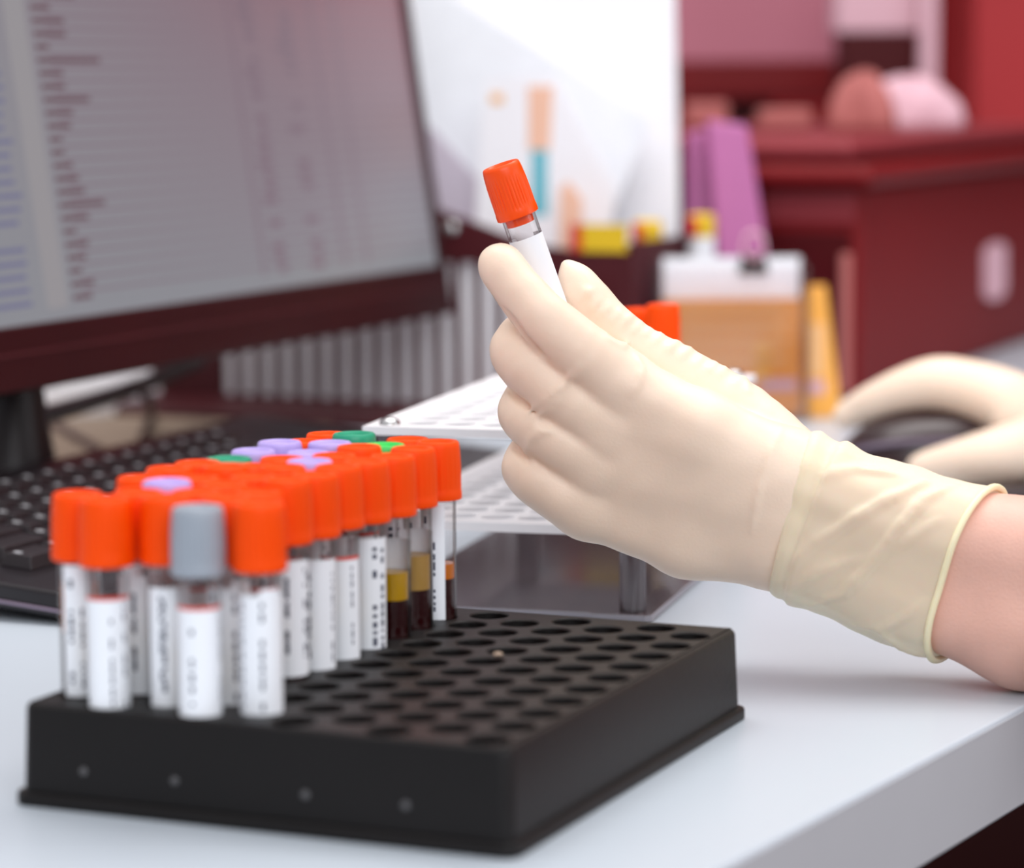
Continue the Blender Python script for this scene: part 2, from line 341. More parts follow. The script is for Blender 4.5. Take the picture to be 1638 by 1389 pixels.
slabel = {(9, 4): 'dark green capped tube at the left side of the rack, before the purple caps', (8, 0): 'dark green capped blood tube in the farthest row, beside the white rack corner',
 (7, 1): 'bright green capped blood tube near the far end of the rack', (6, 9): 'grey capped blood tube with a white label in the nearest row of the rack',
 (9, 3): 'purple capped tube directly behind the left dark green cap', (9, 2): 'purple capped tube in the leftmost column, farthest of the purple ones there',
 (8, 1): 'purple capped tube directly before the far dark green cap', (8, 2): 'purple capped tube in the middle of the purple cluster', (7, 4): 'lone purple capped tube at the right of the purple cluster, ringed by orange caps',
 (8, 7): 'purple capped tube near the front of the rack, behind the grey cap'}
rt = random.Random(3)
for i, (c, r) in enumerate(occ):
    x, y = hole_xy(c, r); k = special.get((c, r), 'cap_orange')
    root = empty('blood_tube', (x, y, 4.2))
    dz = rt.uniform(-1.2, 1.2)
    if (c, r) == (6, 0): x += .6
    root.location = Vector((x, y, 4.2+.6+dz))*S
    root.rotation_euler = (rt.uniform(-.008, .008), rt.uniform(-.008, .010), 0)
    facing = math.atan2(CAM[1]-y, CAM[0]-x)
    seq = sorted([rr_ for (cc, rr_) in occ if cc == c], reverse=True); od = ORD[seq.index(r)] if seq.index(r) < len(seq)-1 else ('farthest' if len(seq) > 1 else 'nearest')
    if (c, r) in slabel: lb = slabel[(c, r)]
    elif (c, r) == (5, 9): lb = 'orange capped blood tube in the nearest row, right of the grey cap'
    elif (c, r) == (6, 1): lb = 'orange capped tube without visible label, cloudy tan serum over dark blood'
    elif (c, r) == (6, 2): lb = 'orange capped tube without visible label, clear yellow serum over dark blood'
    elif (c, r) == (6, 0): lb = 'orange capped tube with a narrow lettered label at the far right end of the tubes'
    elif (c, r) == (9, 9): lb = 'orange capped blood tube at the near left corner of the black rack'
    else: lb = 'orange capped tube in black rack, %s, %s%s' % (COLN[c], od, '' if od in ('nearest', 'farthest') else ' from the front')
    tag(root, lb, 'test tube', 'blood tubes standing in the black rack')
    cp(shell_me, root)
    o = cap_me[k].copy(); COL.objects.link(o); o.parent = root; o.rotation_euler = (0, 0, rt.uniform(0, .26))
    if k != 'cap_orange': o['label'] = k.split('_')[1].replace('teal', 'dark green')+' ribbed cap'
    if (c, r) == (6, 1): s_, zb, sk = 34, 1, 'serum_cloudy'
    b1 = cp(bl, root); hb = rt.uniform(.8, 1.05)
    sk = 'serum'
    if (c, r) == (6, 0): hb = .96; sk = 'serum_orange'; 
    if (c, r) == (6, 1): hb = .97; sk = 'serum_cloudy'
    if (c, r) == (6, 2): hb = .88
    if (c, r) == (9, 9): hb = 1.2; sk = 'serum_orange'
    b1.scale = (1, 1, hb)
    sz = 1.
    if (c, r) == (6, 0): hb, sz = 1.06, .36
    if (c, r) == (6, 1): hb, sz = 1.04, .82
    if (c, r) == (6, 2): hb, sz = 1.04, .64
    b1.scale = (1, 1, hb); s1 = cp(sm[sk], root); s1.scale = (1, 1, sz); s1.location = (0, 0, (40*hb+.02-40.02*sz)*S)
    if (c, r) == (6, 0):
        o = cp(narrow, root, rotation_euler=(0, 0, facing-.42))
    elif (c, r) in ((6, 1), (6, 2)):
        o = cp(labels[0], root, rotation_euler=(0, 0, facing+math.pi-.12))
    elif (c, r) == (9, 9): cp(narrow, root, rotation_euler=(0, 0, facing-.1))
    elif (c, r) == (5, 9): cp(labels[1], root, rotation_euler=(0, 0, facing+.0))
    elif (c, r) == (6, 9): cp(labels[3], root, rotation_euler=(0, 0, facing+.1))
    else: cp(labels[i % 6], root, rotation_euler=(0, 0, facing+rt.uniform(-.5, .4)))
for o in protos: bpy.data.objects.remove(o)
# ------------------------------------------------------------------ white and smoky tube rack
WA = math.atan2(.152, .988)
wr = empty('tube_stand', (-81.5, 173.3, 0), (0, 0, WA)); tag(wr, 'white perforated two-tier tube stand on a smoky clear base behind the hand', 'rack')
LX, LY = 124.4, 245.
def plate(z0, z1):
    t = MB(); nx, ny = 6, 12; mx_, my_ = 13., 8.; px_, py_ = (LX-2*mx_)/nx, (LY-2*my_)/ny
    for i in range(nx):
        for j in range(ny):
            x0 = -LX+mx_+i*px_; y0 = my_+j*py_
            cell(t, x0, x0+px_, y0, y0+py_, x0+px_/2, y0+py_/2, 7.3, z1, z0, closed=False, NS=24, under=True)
    for (x0, x1, y0, y1) in ((-LX, -LX+mx_, 0, LY), (-mx_, 0, 0, LY), (-LX+mx_, -mx_, 0, my_), (-LX+mx_, -mx_, LY-my_, LY)):
        for z, fl_ in ((z0, 1), (z1, 0)):
            q = [(x0, y0, z), (x1, y0, z), (x1, y1, z), (x0, y1, z)]; t.add(q[::-1] if fl_ else q, [(0,1,2,3)])
    c = [(-LX, 0), (0, 0), (0, LY), (-LX, LY)]
    t.add([(x, y, z) for z in (z0, z1) for x, y in c], [(i, (i+1) % 4, 4+(i+1) % 4, 4+i) for i in range(4)])
    return t
plate(76.2, 79.8).make('upper_plate', ['white_plastic'], wr); plate(36.6, 40.4).make('lower_plate', ['white_plastic'], wr)
t = MB(); t.prism([(-LX, -0.), (-LX+24, 0), (-LX+26, 2.5), (-27, 2.5), (-24, 0), (-2, 0), (0, 2), (0, LY-2), (-2, LY), (-LX, LY)], .2, 3.6)
t.m = [0, 0]+[1]*(len(t.m)-2); t.make('base_plate', ['smoky', 'smoky_edge_highlight'], wr, bevel=.4)  # side faces painted paler as an edge highlight
for (x, y) in ((-9.4, 9), (-LX+9.4, 9), (-9.4, LY-9), (-LX+9.4, LY-9)):
    t = MB(); t.lathe([(5.6, 3.6), (5.6, 36.6)], 24, c=(x, y, 0)); t.lathe([(5.6, 40.4), (5.6, 76.2)], 24, c=(x, y, 0)); t.make('post', ['post_plastic'], wr, smooth=True)
    t = MB(); t.lathe([(4.6, 79.8), (4.6, 80.3), (4.2, 81.3), (3.2, 82.3), (1.6, 82.9), (.2, 83)], 24, c=(x, y, 0)); t.make('screw', ['steel'], wr, smooth=True)
# two orange capped tubes standing in it, mostly behind the hand
for i, (q, tz, lb) in enumerate((((1060, 487), 118, 'orange capped tube in the white stand, rising above the gloved knuckles at the right'), ((1024, 490), 116, 'orange capped tube in the white stand, half hidden left of the other orange cap'))):
    p = on(2, tz, *q); s_ = 1.0
    if i == 1: p = dep(1022, 494, 1405)
    root = empty('blood_tube', (p[0], p[1], p[2]-TL-15)); tag(root, lb, 'test tube', 'blood tubes standing in the white stand')
    tube_shell(TL, 28).make('tube_body', ['tube_plastic'], root, smooth=True)
    o = cap_mb(8.6).make('cap', ['cap_orange'], root, smooth=True); o.location.z = (TL-6)*S
    liquid(0, 40).make('blood', ['blood'], root, smooth=True)
# ------------------------------------------------------------------ the tube held in the hand
TT = 1092.
pc, pb = dep(798.5, 259, TT-3), dep(828, 345, TT)
ax = RT*(-.335)+UP*.935+FW*(-.19); ax /= np.linalg.norm(ax)
root = empty('blood_tube', (0, 0, 0)); L2 = 75.
capc = dep(829, 346, TT)                         # centre of the cap's lower rim
basep = capc-ax*(L2-6)
z_ = Vector(ax); x_ = Vector(-FW); x_ = (x_-z_*x_.dot(z_)).normalized(); y_ = z_.cross(x_)
MM = Matrix((x_, y_, z_)).transposed().to_4x4(); MM.translation = Vector(basep)*S; root.matrix_world = MM
tag(root, 'orange capped test tube with blank white label held up between gloved fingers', 'test tube')
tube_shell(L2, 48).make('tube_body', ['tube_plastic'], root, smooth=True)
o = cap_mb(8.15, 20.6, 240, 36, .38).make('cap', ['cap_orange_deep'], root, smooth=True); o.location.z = (L2-6)*S
t = MB(); t.lathe([(5.4, 0), (5.4, 7), (4.4, 7.6), (4.4, 4)], 32, cap1=False); t.lathe([(5.3, -1.6), (5.3, 0)], 32); o = t.make('stopper', ['cap_orange_deep'], root, smooth=True); o.location.z = (L2-7.5)*S
label_mb(8, L2-6-8.2, 5.2, prints=False, r=TR+.15).make('label', ['paper', 'print', 'red_edge'], root, recalc=False, smooth=True)
# ------------------------------------------------------------------ implicit-surface modelling for the gloved hands and the arm
def Q(px, py, t, rpx): return (np.array([(px-CX)/F*t, -(py-CY)/F*t, t]), rpx*t/F)       # rigid camera-aligned frame, mm
def seg(X, a, b):
    (pa, ra), (pb_, rb) = a, b; d = pb_-pa; L = d@d
    w = [X[i]-pa[i] for i in range(3)]; h = np.clip((w[0]*d[0]+w[1]*d[1]+w[2]*d[2])/L, 0, 1)
    return np.sqrt((w[0]-d[0]*h)**2+(w[1]-d[1]*h)**2+(w[2]-d[2]*h)**2)-(ra+(rb-ra)*h)
def smin(a, b, k):
    h = np.clip(.5+.5*(b-a)/k, 0, 1); return b+(a-b)*h-k*h*(1-h)
def spl(pts, n=4):
    P_ = [np.append(p, r) for p, r in pts]; out = []
    for i in range(len(P_)-1):
        p0, p1, p2_, p3_ = P_[max(i-1, 0)], P_[i], P_[i+1], P_[min(i+2, len(P_)-1)]
        for k in range(n):
            u = k/n; q = .5*((2*p1)+(-p0+p2_)*u+(2*p0-5*p1+4*p2_-p3_)*u*u+(-p0+3*p1-3*p2_+p3_)*u**3); out.append((q[:3], q[3]))
    out.append(pts[-1]); return out
def chain(X, pts, k=2.):
    d = None
    for a, b in zip(pts, pts[1:]):
        s = seg(X, a, b); d = s if d is None else smin(d, s, k)
    return d
def surfnet(Fv, org, h):
    sg = Fv < 0; nx, ny, nz = Fv.shape
    c = [sg[i:nx-1+i, j:ny-1+j, k:nz-1+k] for i in (0, 1) for j in (0, 1) for k in (0, 1)]
    tot = sum(q.astype(np.int8) for q in c); mixed = (tot > 0) & (tot < 8)
    idx = np.full(mixed.shape, -1, np.int64); I = np.argwhere(mixed); idx[mixed] = np.arange(len(I))
    acc = np.zeros((len(I), 3)); cnt = np.zeros(len(I))
    for axis in range(3):
        for u_ in (0, 1):
            for w_ in (0, 1):
                o0 = [0, 0, 0]; oth = [q for q in range(3) if q != axis]; o0[oth[0]] = u_; o0[oth[1]] = w_
                o1 = list(o0); o1[axis] = 1
                a = Fv[I[:, 0]+o0[0], I[:, 1]+o0[1], I[:, 2]+o0[2]]; b = Fv[I[:, 0]+o1[0], I[:, 1]+o1[1], I[:, 2]+o1[2]]
                cr = (a < 0) != (b < 0); den = np.where(cr, a-b, 1); tt = np.where(cr, a/den, 0)
                p = np.tile(np.array(o0, float), (len(I), 1)); p[:, axis] += tt
                acc += p*cr[:, None]; cnt += cr
    V = (I+acc/cnt[:, None])*h+np.array(org)
    Fs = []
    for axis in range(3):
        o1 = [0, 0, 0]; o1[axis] = 1
        A = sg[:nx-o1[0], :ny-o1[1], :nz-o1[2]]; B = sg[o1[0]:, o1[1]:, o1[2]:]
        E = np.argwhere(A != B); u_, w_ = [q for q in range(3) if q != axis]
        E = E[(E[:, u_] > 0) & (E[:, w_] > 0) & (E[:, u_] < Fv.shape[u_]-1) & (E[:, w_] < Fv.shape[w_]-1)]
        def g(du, dw):
            q = E.copy(); q[:, u_] += du; q[:, w_] += dw; return idx[q[:, 0], q[:, 1], q[:, 2]]
        quad = np.stack([g(-1, -1), g(0, -1), g(0, 0), g(-1, 0)], 1)
        flip = A[E[:, 0], E[:, 1], E[:, 2]]
        if axis == 1: flip = ~flip
        quad[~flip] = quad[~flip][:, ::-1]; Fs.append(quad)
    Fq = np.concatenate(Fs); Fq = Fq[(Fq >= 0).all(1)]
    return V, Fq
def relax(V, Fq, it=3, lam=.5):
    e = np.concatenate([Fq[:, [0, 1]], Fq[:, [1, 2]], Fq[:, [2, 3]], Fq[:, [3, 0]]])
    for k in range(it):
        acc = np.zeros_like(V); n = np.zeros(len(V)); np.add.at(acc, e[:, 0], V[e[:, 1]]); np.add.at(acc, e[:, 1], V[e[:, 0]])
        np.add.at(n, e[:, 0], 1); np.add.at(n, e[:, 1], 1); L = acc/np.maximum(n, 1)[:, None]-V; V = V+(lam if k % 2 == 0 else -lam*1.02)*L
    return V
FR = np.stack([RT, UP, FW])
def mesh_sdf(name, fn, lo, hi, h, material, parent, it=4):
    a = [np.arange(lo[i], hi[i]+h, h, dtype=np.float32) for i in range(3)]
    X = np.meshgrid(*a, indexing='ij'); V, Fq = surfnet(fn(X), lo, h); V = relax(V, Fq, it)
    Wd = CAM+V@FR
    o = mk(name, Wd, Fq, material, parent, True); return o
def march(fn, px, py, t0, t1):
    ts = np.linspace(t0, t1, 240); d = fn([(px-CX)/F*ts, -(py-CY)/F*ts, ts]); k = np.argmax(d < 0)
    return ts[k] if (d < 0).any() else None
def ridge_pts(fn, pts, rpx, t0, t1, sink=0.):
    out = []; last = None
    P = []
    for (x0, y0), (x1, y1) in zip(pts, pts[1:]):
        n = max(2, int(math.hypot(x1-x0, y1-y0)/14)); P += [(x0+(x1-x0)*i/n, y0+(y1-y0)*i/n) for i in range(n)]
    P.append(pts[-1]); nP = len(P)
    for i, (x, y) in enumerate(P):
        t_ = march(fn, x, y, t0, t1)
        if t_ is None: t_ = last
        if t_ is None: continue
        last = t_; w = min(1, 4*(i+.4)/nP, 4*(nP-i-.6)/nP+.1)
        out.append(Q(x, y, t_+sink, rpx*w))
    return out
# ---- holding hand
idx_ = [Q(801, 425, 1083, 37), Q(812, 441, 1081, 38), Q(836, 472, 1079, 40), Q(866, 507, 1078, 44), Q(918, 556, 1081, 51), Q(990, 616, 1088, 57)]
mid_ = [Q(900, 560, 1116, 38), Q(850, 540, 1108, 42), Q(832, 552, 1094, 44), Q(835, 574, 1088, 46), Q(898, 630, 1087, 51), Q(975, 688, 1092, 55)]
rng_ = [Q(920, 640, 1122, 38), Q(860, 632, 1114, 40), Q(842, 650, 1100, 42), Q(845, 668, 1094, 44), Q(895, 706, 1092, 48), Q(950, 745, 1096, 54)]
pky_ = [Q(920, 725, 1124, 35), Q(866, 722, 1116, 38), Q(846, 738, 1104, 40), Q(850, 756, 1099, 43), Q(892, 786, 1098, 47), Q(940, 812, 1100, 51)]
thb_ = [Q(908, 427, 1112, 12), Q(922, 452, 1111, 30), Q(936, 474, 1110, 36), Q(975, 524, 1110, 41), Q(1020, 563, 1110, 44), Q(1082, 606, 1110, 54), Q(1180, 676, 1108, 66), Q(1262, 742, 1102, 62)]
mets = [[Q(985, 612, 1088, 54), Q(1120, 690, 1084, 60), Q(1275, 765, 1085, 70)], [Q(975, 688, 1092, 52), Q(1270, 790, 1084, 74)],
        [Q(950, 745, 1096, 50), Q(1265, 835, 1086, 72)], [Q(940, 812, 1101, 47), Q(1100, 862, 1098, 60), Q(1250, 876, 1092, 68)],
        [Q(1020, 640, 1108, 50), Q(1180, 720, 1104, 64)], [Q(1000, 790, 1112, 58), Q(1240, 830, 1104, 70)]]
idx_, mid_, rng_, pky_ = [spl(q) for q in (idx_, mid_, rng_, pky_)]; thb_ = spl(thb_)
webs = [[Q(905, 590, 1092, 38), Q(1010, 650, 1092, 52)], [Q(893, 664, 1096, 36), Q(990, 718, 1096, 50)], [Q(890, 742, 1101, 34), Q(980, 780, 1100, 48)]]
wrist = [Q(1262, 785, 1088, 84), Q(1296, 828, 1086, 88)]
wrist2 = [Q(1250, 862, 1088, 75), Q(1296, 880, 1086, 74)]
def hand0(X):
    palm = None
    for c_ in mets:
        s = chain(X, c_, 6); palm = s if palm is None else smin(palm, s, 9)
    palm = smin(palm, chain(X, wrist), 10); palm = smin(palm, chain(X, wrist2), 8)
    for c_ in webs: palm = smin(palm, chain(X, c_), 3)
    fg = chain(X, idx_, .5)
    for c_ in (mid_, rng_, pky_): fg = smin(fg, chain(X, c_, .5), 1.3)
    d = smin(palm, fg, 5.0); d = smin(d, chain(X, thb_, .5), 2.4)
    return d
R_ = lambda pts, r, s=0.: ridge_pts(hand0, pts, r, 1030, 1180, s)
ridges = [R_([(846, 660), (872, 640), (905, 612), (925, 585)], 3.5, -.1), R_([(852, 740), (843, 722), (850, 702), (864, 690), (884, 690)], 5, .2),
          R_([(1018, 568), (1027, 590), (1022, 612), (1010, 632)], 3.2), R_([(1250, 684), (1235, 720), (1215, 780), (1203, 850)], 3.6),
          R_([(930, 462), (945, 470), (950, 480)], 4, .4), R_([(970, 540), (995, 556), (1002, 548)], 3),
          R_([(890, 640), (860, 668), (850, 700)], 3), R_([(1185, 588), (1192, 606), (1196, 628)], 4, .2)]
dents = [R_([(876, 574), (862, 562), (844, 542), (824, 518), (806, 494)], 7, 0), R_([(858, 660), (848, 652), (830, 638), (812, 620)], 5.5, 0), R_([(850, 742), (842, 732), (828, 718), (814, 704)], 6, 0)]
bumps = []
ro = random.Random(11)
for (x, y) in ((948, 458), (962, 474), (978, 484), (996, 492), (1012, 500), (1030, 509), (1046, 517), (1064, 528), (1085, 541), (1106, 551), (1128, 563), (1150, 574), (1166, 580), (1192, 594)):
    f_ = ro.uniform(.4, 1.15); nx_, ny_ = .5, -.86
    bumps.append(R_([(x-nx_*7+ro.uniform(-3, 3), y-ny_*7), (x-nx_*14-4*f_, y-ny_*15), (x-nx_*20-8, y-ny_*25)], 4.6*f_, .2))
def near(X, c_, pad=4):
    P_ = np.array([q[0] for q in c_]); lo = P_.min(0)-pad; hi = P_.max(0)+pad
    sl = []
    for i in range(3):
        ax_ = [X[0][:, 0, 0], X[1][0, :, 0], X[2][0, 0, :]][i]; sl.append(slice(int(np.searchsorted(ax_, lo[i])), int(np.searchsorted(ax_, hi[i]))))
    return tuple(sl)
def local(X, d, c_, k, sub=False, pad=5):
    s = near(X, c_, pad); Xs = [q[s] for q in X]
    if Xs[0].size == 0 or len(c_) < 2: return d
    v = chain(Xs, c_, .15)
    d[s] = -smin(-d[s], v, k) if sub else smin(d[s], v, k)
    return d
def hand(X):
    d = hand0(X)
    for c_ in dents: local(X, d, c_, 1.6, True)
    for c_ in ridges: local(X, d, c_, 2.2)
    for c_ in bumps: local(X, d, c_, 2.4, pad=6)
    # gentle undulation of the stretched latex
    d += .18*np.sin(X[0]*.23+1.1*np.sin(X[1]*.17))*np.sin(X[1]*.29+X[2]*.2)
    # end at the wrist, inside the cuff
    p0, nn = Q(1290, 828, 1085, 1)[0], np.array([.93, -.36, -.1])
    return np.maximum(d, (X[0]-p0[0])*nn[0]+(X[1]-p0[1])*nn[1]+(X[2]-p0[2])*nn[2])
# ---- forearm (skin) and the cuff over it
armA = [Q(1235, 775, 1088, 74), Q(1420, 845, 1078, 92), Q(1640, 905, 1066, 102), Q(2300, 930, 1008, 110)]
armB = [Q(1225, 850, 1088, 74), Q(1430, 930, 1080, 80), Q(1640, 1004, 1063, 94), Q(2300, 1030, 1008, 98)]
def arm(X): return smin(chain(X, armA, 8), chain(X, armB, 8), 8)
def mid_arm(X): return arm(X)
rim = [Q(1584, 796, 1092, 9), Q(1560, 812, 1062, 9), Q(1530, 858, 1045, 9), Q(1510, 915, 1040, 9), Q(1497, 985, 1043, 9), Q(1488, 1040, 1055, 9), Q(1492, 1062, 1072, 9)]
person = mesh_sdf('person', arm, (94, -170, 1010), (300, 10, 1125), 1.6, ['skin'], None)
tag(person, 'person in pale latex gloves, bare left forearm resting on the desk edge', 'person')
glove = mesh_sdf('glove', hand, (-18, -70, 1052), (122, 76, 1140), .95, ['glove'], person, 5)
glove['label'] = 'cream latex glove on the hand lifting the tube'
# cuff: arm surface offset, loose folds, cut at the rim plane
rp0 = Q(1540, 928, 1070, 1)[0]; rn = np.array([.83, -.31, -.46]); rn /= np.linalg.norm(rn)
axis_p = Q(1273, 813, 1085, 1)[0]; an = np.array([.95, -.25, -.16]); an /= np.linalg.norm(an)
ax2 = Q(1309, 833, 1084, 1)[0]; an2 = np.array([.92, -.33, -.22]); an2 /= np.linalg.norm(an2)
def cuff0(X):
    d = arm(X)-1.9
    d = smin(d, chain(X, [Q(1285, 780, 1086, 90), Q(1390, 840, 1078, 96)], 2), 5)
    return smin(d, chain(X, [Q(1262, 858, 1086, 88), Q(1330, 885, 1082, 92), Q(1480, 960, 1074, 84)], 2), 5)
def cr(pts, r, s=0.): return ridge_pts(cuff0, pts, r, 1010, 1150, s)
cfolds = [
          (cr([(1272, 900), (1310, 868), (1370, 828), (1430, 795), (1480, 772)], 9, .3), 2.2),
          (cr([(1295, 968), (1350, 948), (1392, 905), (1432, 850), (1478, 800), (1530, 775)], 10, .2), 2),
          (cr([(1370, 1000), (1410, 1004), (1450, 985), (1480, 962)], 7, .3), 2), (cr([(1270, 940), (1310, 915), (1350, 900), (1390, 892)], 7, .3), 2.2),
          (cr([(1320, 765), (1370, 752), (1430, 760)], 5, .3), 2.5), (cr([(1430, 880), (1470, 850), (1500, 835)], 6, .3), 2.5), (cr([(1400, 1000), (1440, 1035), (1485, 1050)], 6, .3), 2.5)]
rimP = None
def cuff(X):
    d = cuff0(X)
    for c_, k in cfolds: local(X, d, c_, k, pad=7)
    d += .25*np.sin(X[0]*.35+X[1]*.2)*np.sin(X[1]*.31-X[0]*.12+X[2]*.1)
    d = np.maximum(d, (X[0]-rp0[0])*rn[0]+(X[1]-rp0[1])*rn[1]+(X[2]-rp0[2])*rn[2])
    s1 = (X[0]-axis_p[0])*an[0]+(X[1]-axis_p[1])*an[1]+(X[2]-axis_p[2])*an[2]; s2 = (X[0]-ax2[0])*an2[0]+(X[1]-ax2[1])*an2[1]+(X[2]-ax2[2])*an2[2]
    d -= 1.1*np.exp(-((s1-1.5)/2.6)**2)+1.7*np.exp(-(s2/np.where(s2 < 0, 1.5, 5.5))**2)
    d = np.maximum(d, -s1-1.6)
    return d
cf = mesh_sdf('cuff', cuff, (90, -100, 1025), (188, 8, 1130), 1.0, ['cuff'], glove, 4); cf['label'] = 'wrinkled translucent yellowish glove cuff'
# rolled bead along the rim: where the cuff surface meets the rim plane
def rim_loop(n=72):
    c0 = rp0; e1 = np.cross(rn, [0, 0, 1.]); e1 /= np.linalg.norm(e1); e2 = np.cross(rn, e1); out = []
    for i in range(n):
        a = 2*math.pi*i/n; d_ = e1*math.cos(a)+e2*math.sin(a); ss = np.linspace(5, 60, 260)
        P_ = c0[None]+ss[:, None]*d_[None]; v = cuff0([P_[:, 0], P_[:, 1], P_[:, 2]]); k = np.argmax(v > 0); out.append(c0+d_*(ss[k]+.2))
    return out
rl = rim_loop(); rl.append(rl[0])
t = MB(); t.tube([CAM+p@FR for p in rl], 1.35, 12, ref=rn@FR); mat('cuff_bead', srgb(243, 230, 192), .4, sss=.3); t.make('rim_bead', ['cuff_bead'], glove, smooth=True)
# ---- the other gloved hand, on the mouse
i2 = spl([Q(1348, 668, 1652, 14), Q(1372, 656, 1650, 20), Q(1405, 641, 1642, 26), Q(1455, 622, 1634, 32), Q(1512, 615, 1630, 40), Q(1590, 640, 1630, 50)])
m2 = [Q(1372, 650, 1675, 18), Q(1440, 622, 1665, 25), Q(1510, 606, 1655, 30), Q(1600, 632, 1650, 42)]
r2 = [Q(1420, 640, 1690, 18), Q(1500, 615, 1680, 26), Q(1620, 640, 1668, 40)]
t2 = spl([Q(1466, 748, 1584, 14), Q(1500, 744, 1580, 23), Q(1552, 738, 1572, 34), Q(1610, 728, 1568, 43), Q(1700, 712, 1564, 56)])
p2 = [Q(1580, 640, 1635, 42), Q(1700, 668, 1600, 68), Q(1800, 682, 1575, 74), Q(1900, 690, 1558, 70)]
p3 = [Q(1640, 690, 1605, 50), Q(1720, 706, 1566, 58), Q(1900, 722, 1540, 55)]
def hand2(X):
    d = smin(chain(X, p2, 8), chain(X, p3, 8), 12)
    fg = smin(chain(X, i2, 5), chain(X, m2, 5), 1.5); fg = smin(fg, chain(X, r2, 5), 1.5)
    return smin(smin(d, fg, 9), chain(X, t2, 5), 7)
g2 = mesh_sdf('glove', hand2, (178, -60, 1500), (375, 60, 1730), 2.2, ['glove'], person, 4); g2['label'] = 'cream latex glove on the hand resting on the mouse'
# ------------------------------------------------------------------ mouse
mp = on(2, 0, 1492, 772)
mo = empty('computer_mouse', (mp[0]-4, mp[1]+28, 0), (0, 0, math.radians(28)))
tag(mo, 'black computer mouse under the far gloved hand', 'mouse')
def halfshell(ax_, by, cz, zf=0., n=36, k=10):
    v = []; 
    for j in range(k+1):
        a = j/k*math.pi/2
        for i in range(n):
            b_ = 2*math.pi*i/n; v.append((ax_*math.cos(a)*math.cos(b_)*(1 if math.cos(b_) > 0 else 1.05), by*math.cos(a)**.8*math.sin(b_), zf+cz*math.sin(a)**.85))
    return v, [(j*n+i, j*n+(i+1) % n, (j+1)*n+(i+1) % n, (j+1)*n+i) for j in range(k) for i in range(n)]+[tuple(range(n))[::-1]]
t = MB(); t.add(*halfshell(56, 33, 39, 1)); t.make('shell', ['mouse_black'], mo, smooth=True)
t = MB(); t.tube([(54*math.cos(a), -29.*math.cos(0)*abs(math.sin(a))**.9*(1 if True else 1)-1.5, 14+10*abs(math.sin(a))) for a in [math.pi*(.1+.8*i/20) for i in range(21)]], 1.6, 8); t.make('highlight_arc', ['mouse_grey'], mo, smooth=True)  # grey highlight of the shell modelled as a raised arc
t = MB(); t.lathe([(4, 0), (6, 1), (6, 5), (4, 6)], 20); o = t.make('scroll_wheel', ['mouse_grey'], mo, smooth=True); o.rotation_euler = (math.pi/2, 0, 0); o.location = Vector((-26, 3, 30))*S
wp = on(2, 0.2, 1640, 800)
o = MB().box(-48, 90, -4, 16, 0, 7).make('shadow_strip', ['mouse_black'], bevel=3, seg=3); o.location = Vector((wp[0], wp[1], .2))*S; o.rotation_euler = (0, 0, YAW+.05); tag(o, 'low dark strip added for the shadow just in front of the mouse hand', 'shadow strip')  # strip added to stand in for the shadow beneath the hand
# ------------------------------------------------------------------ keyboard
kb = empty('keyboard', (-390, 312, 0)); tag(kb, 'black computer keyboard with white legends behind the tubes', 'keyboard')
def kf(x, y, z): return (x+385-385, y, z)
TLT = math.radians(5)
def kfr(x, y, z):     # local: x across (front edge at +95, back at -95), y along
    return (x*math.cos(TLT), y, z+(95-x)*math.sin(TLT)*.9)
out = [(95, -232), (98, -225), (98, 250), (95, 256), (-92, 256), (-98, 250), (-98, -175), (-92, -184), (40, -232)]
t = MB(); t.prism(out, 1.5, 13, fr=kfr); body = t.make('base', ['board_black'], kb, bevel=2, seg=3)
t = MB(); t.prism([(x*1.012, y*1.006) for x, y in out], 4.0, 6.0, fr=kfr); t.make('trim_strip', ['mouse_grey'], kb, bevel=.5)
def keymesh(w, d):
    t = MB(); a, b_ = w/2, d/2
    t.add([(-a, -b_, 0), (a, -b_, 0), (a, b_, 0), (-a, b_, 0), (-a+1.8, -b_+1.6, 6), (a-1.8, -b_+1.6, 6), (a-1.8, b_-1.6, 6), (-a+1.8, b_-1.6, 6)],
          [(0,3,2,1),(4,5,6,7),(0,1,5,4),(1,2,6,5),(2,3,7,6),(3,0,4,7)])
    t.add([(-a+4, -b_+3.5, 6.05), (-a+8, -b_+3.5, 6.05), (-a+8, -b_+6.3, 6.05), (-a+4, -b_+6.3, 6.05)], [(0,1,2,3)], 1)
    return t
kp = {w: keymesh(16.4, w).make('key', ['key_black', 'key_legend'], kb, bevel=.5) for w in (16.4, 26, 36, 102)}
first = {w: True for w in kp}
rows = [(-80, [16.4]*17), (-57, [16.4]*15+[26]), (-38, [26]+[16.4]*15), (-19, [36]+[16.4]*14), (0, [36]+[16.4]*13), (19, [26, 16.4, 16.4, 102, 16.4, 16.4, 26])]
nk = 0
for (x, ws) in rows:
    y = -172 if x < 10 else -196
    y = {-80: -160, -57: -168, -38: -178, -19: -186, 0: -196, 19: -204}[x]
    for w in ws:
        p = kfr(x+30 if False else x+22, y+w/2, 13)
        if first[w]: o = kp[w]; first[w] = False
        else: o = cp(kp[w], kb)
        o.location = Vector(p)*S; o.rotation_euler = (0, TLT*.9, 0); y += w+2.6; nk += 1
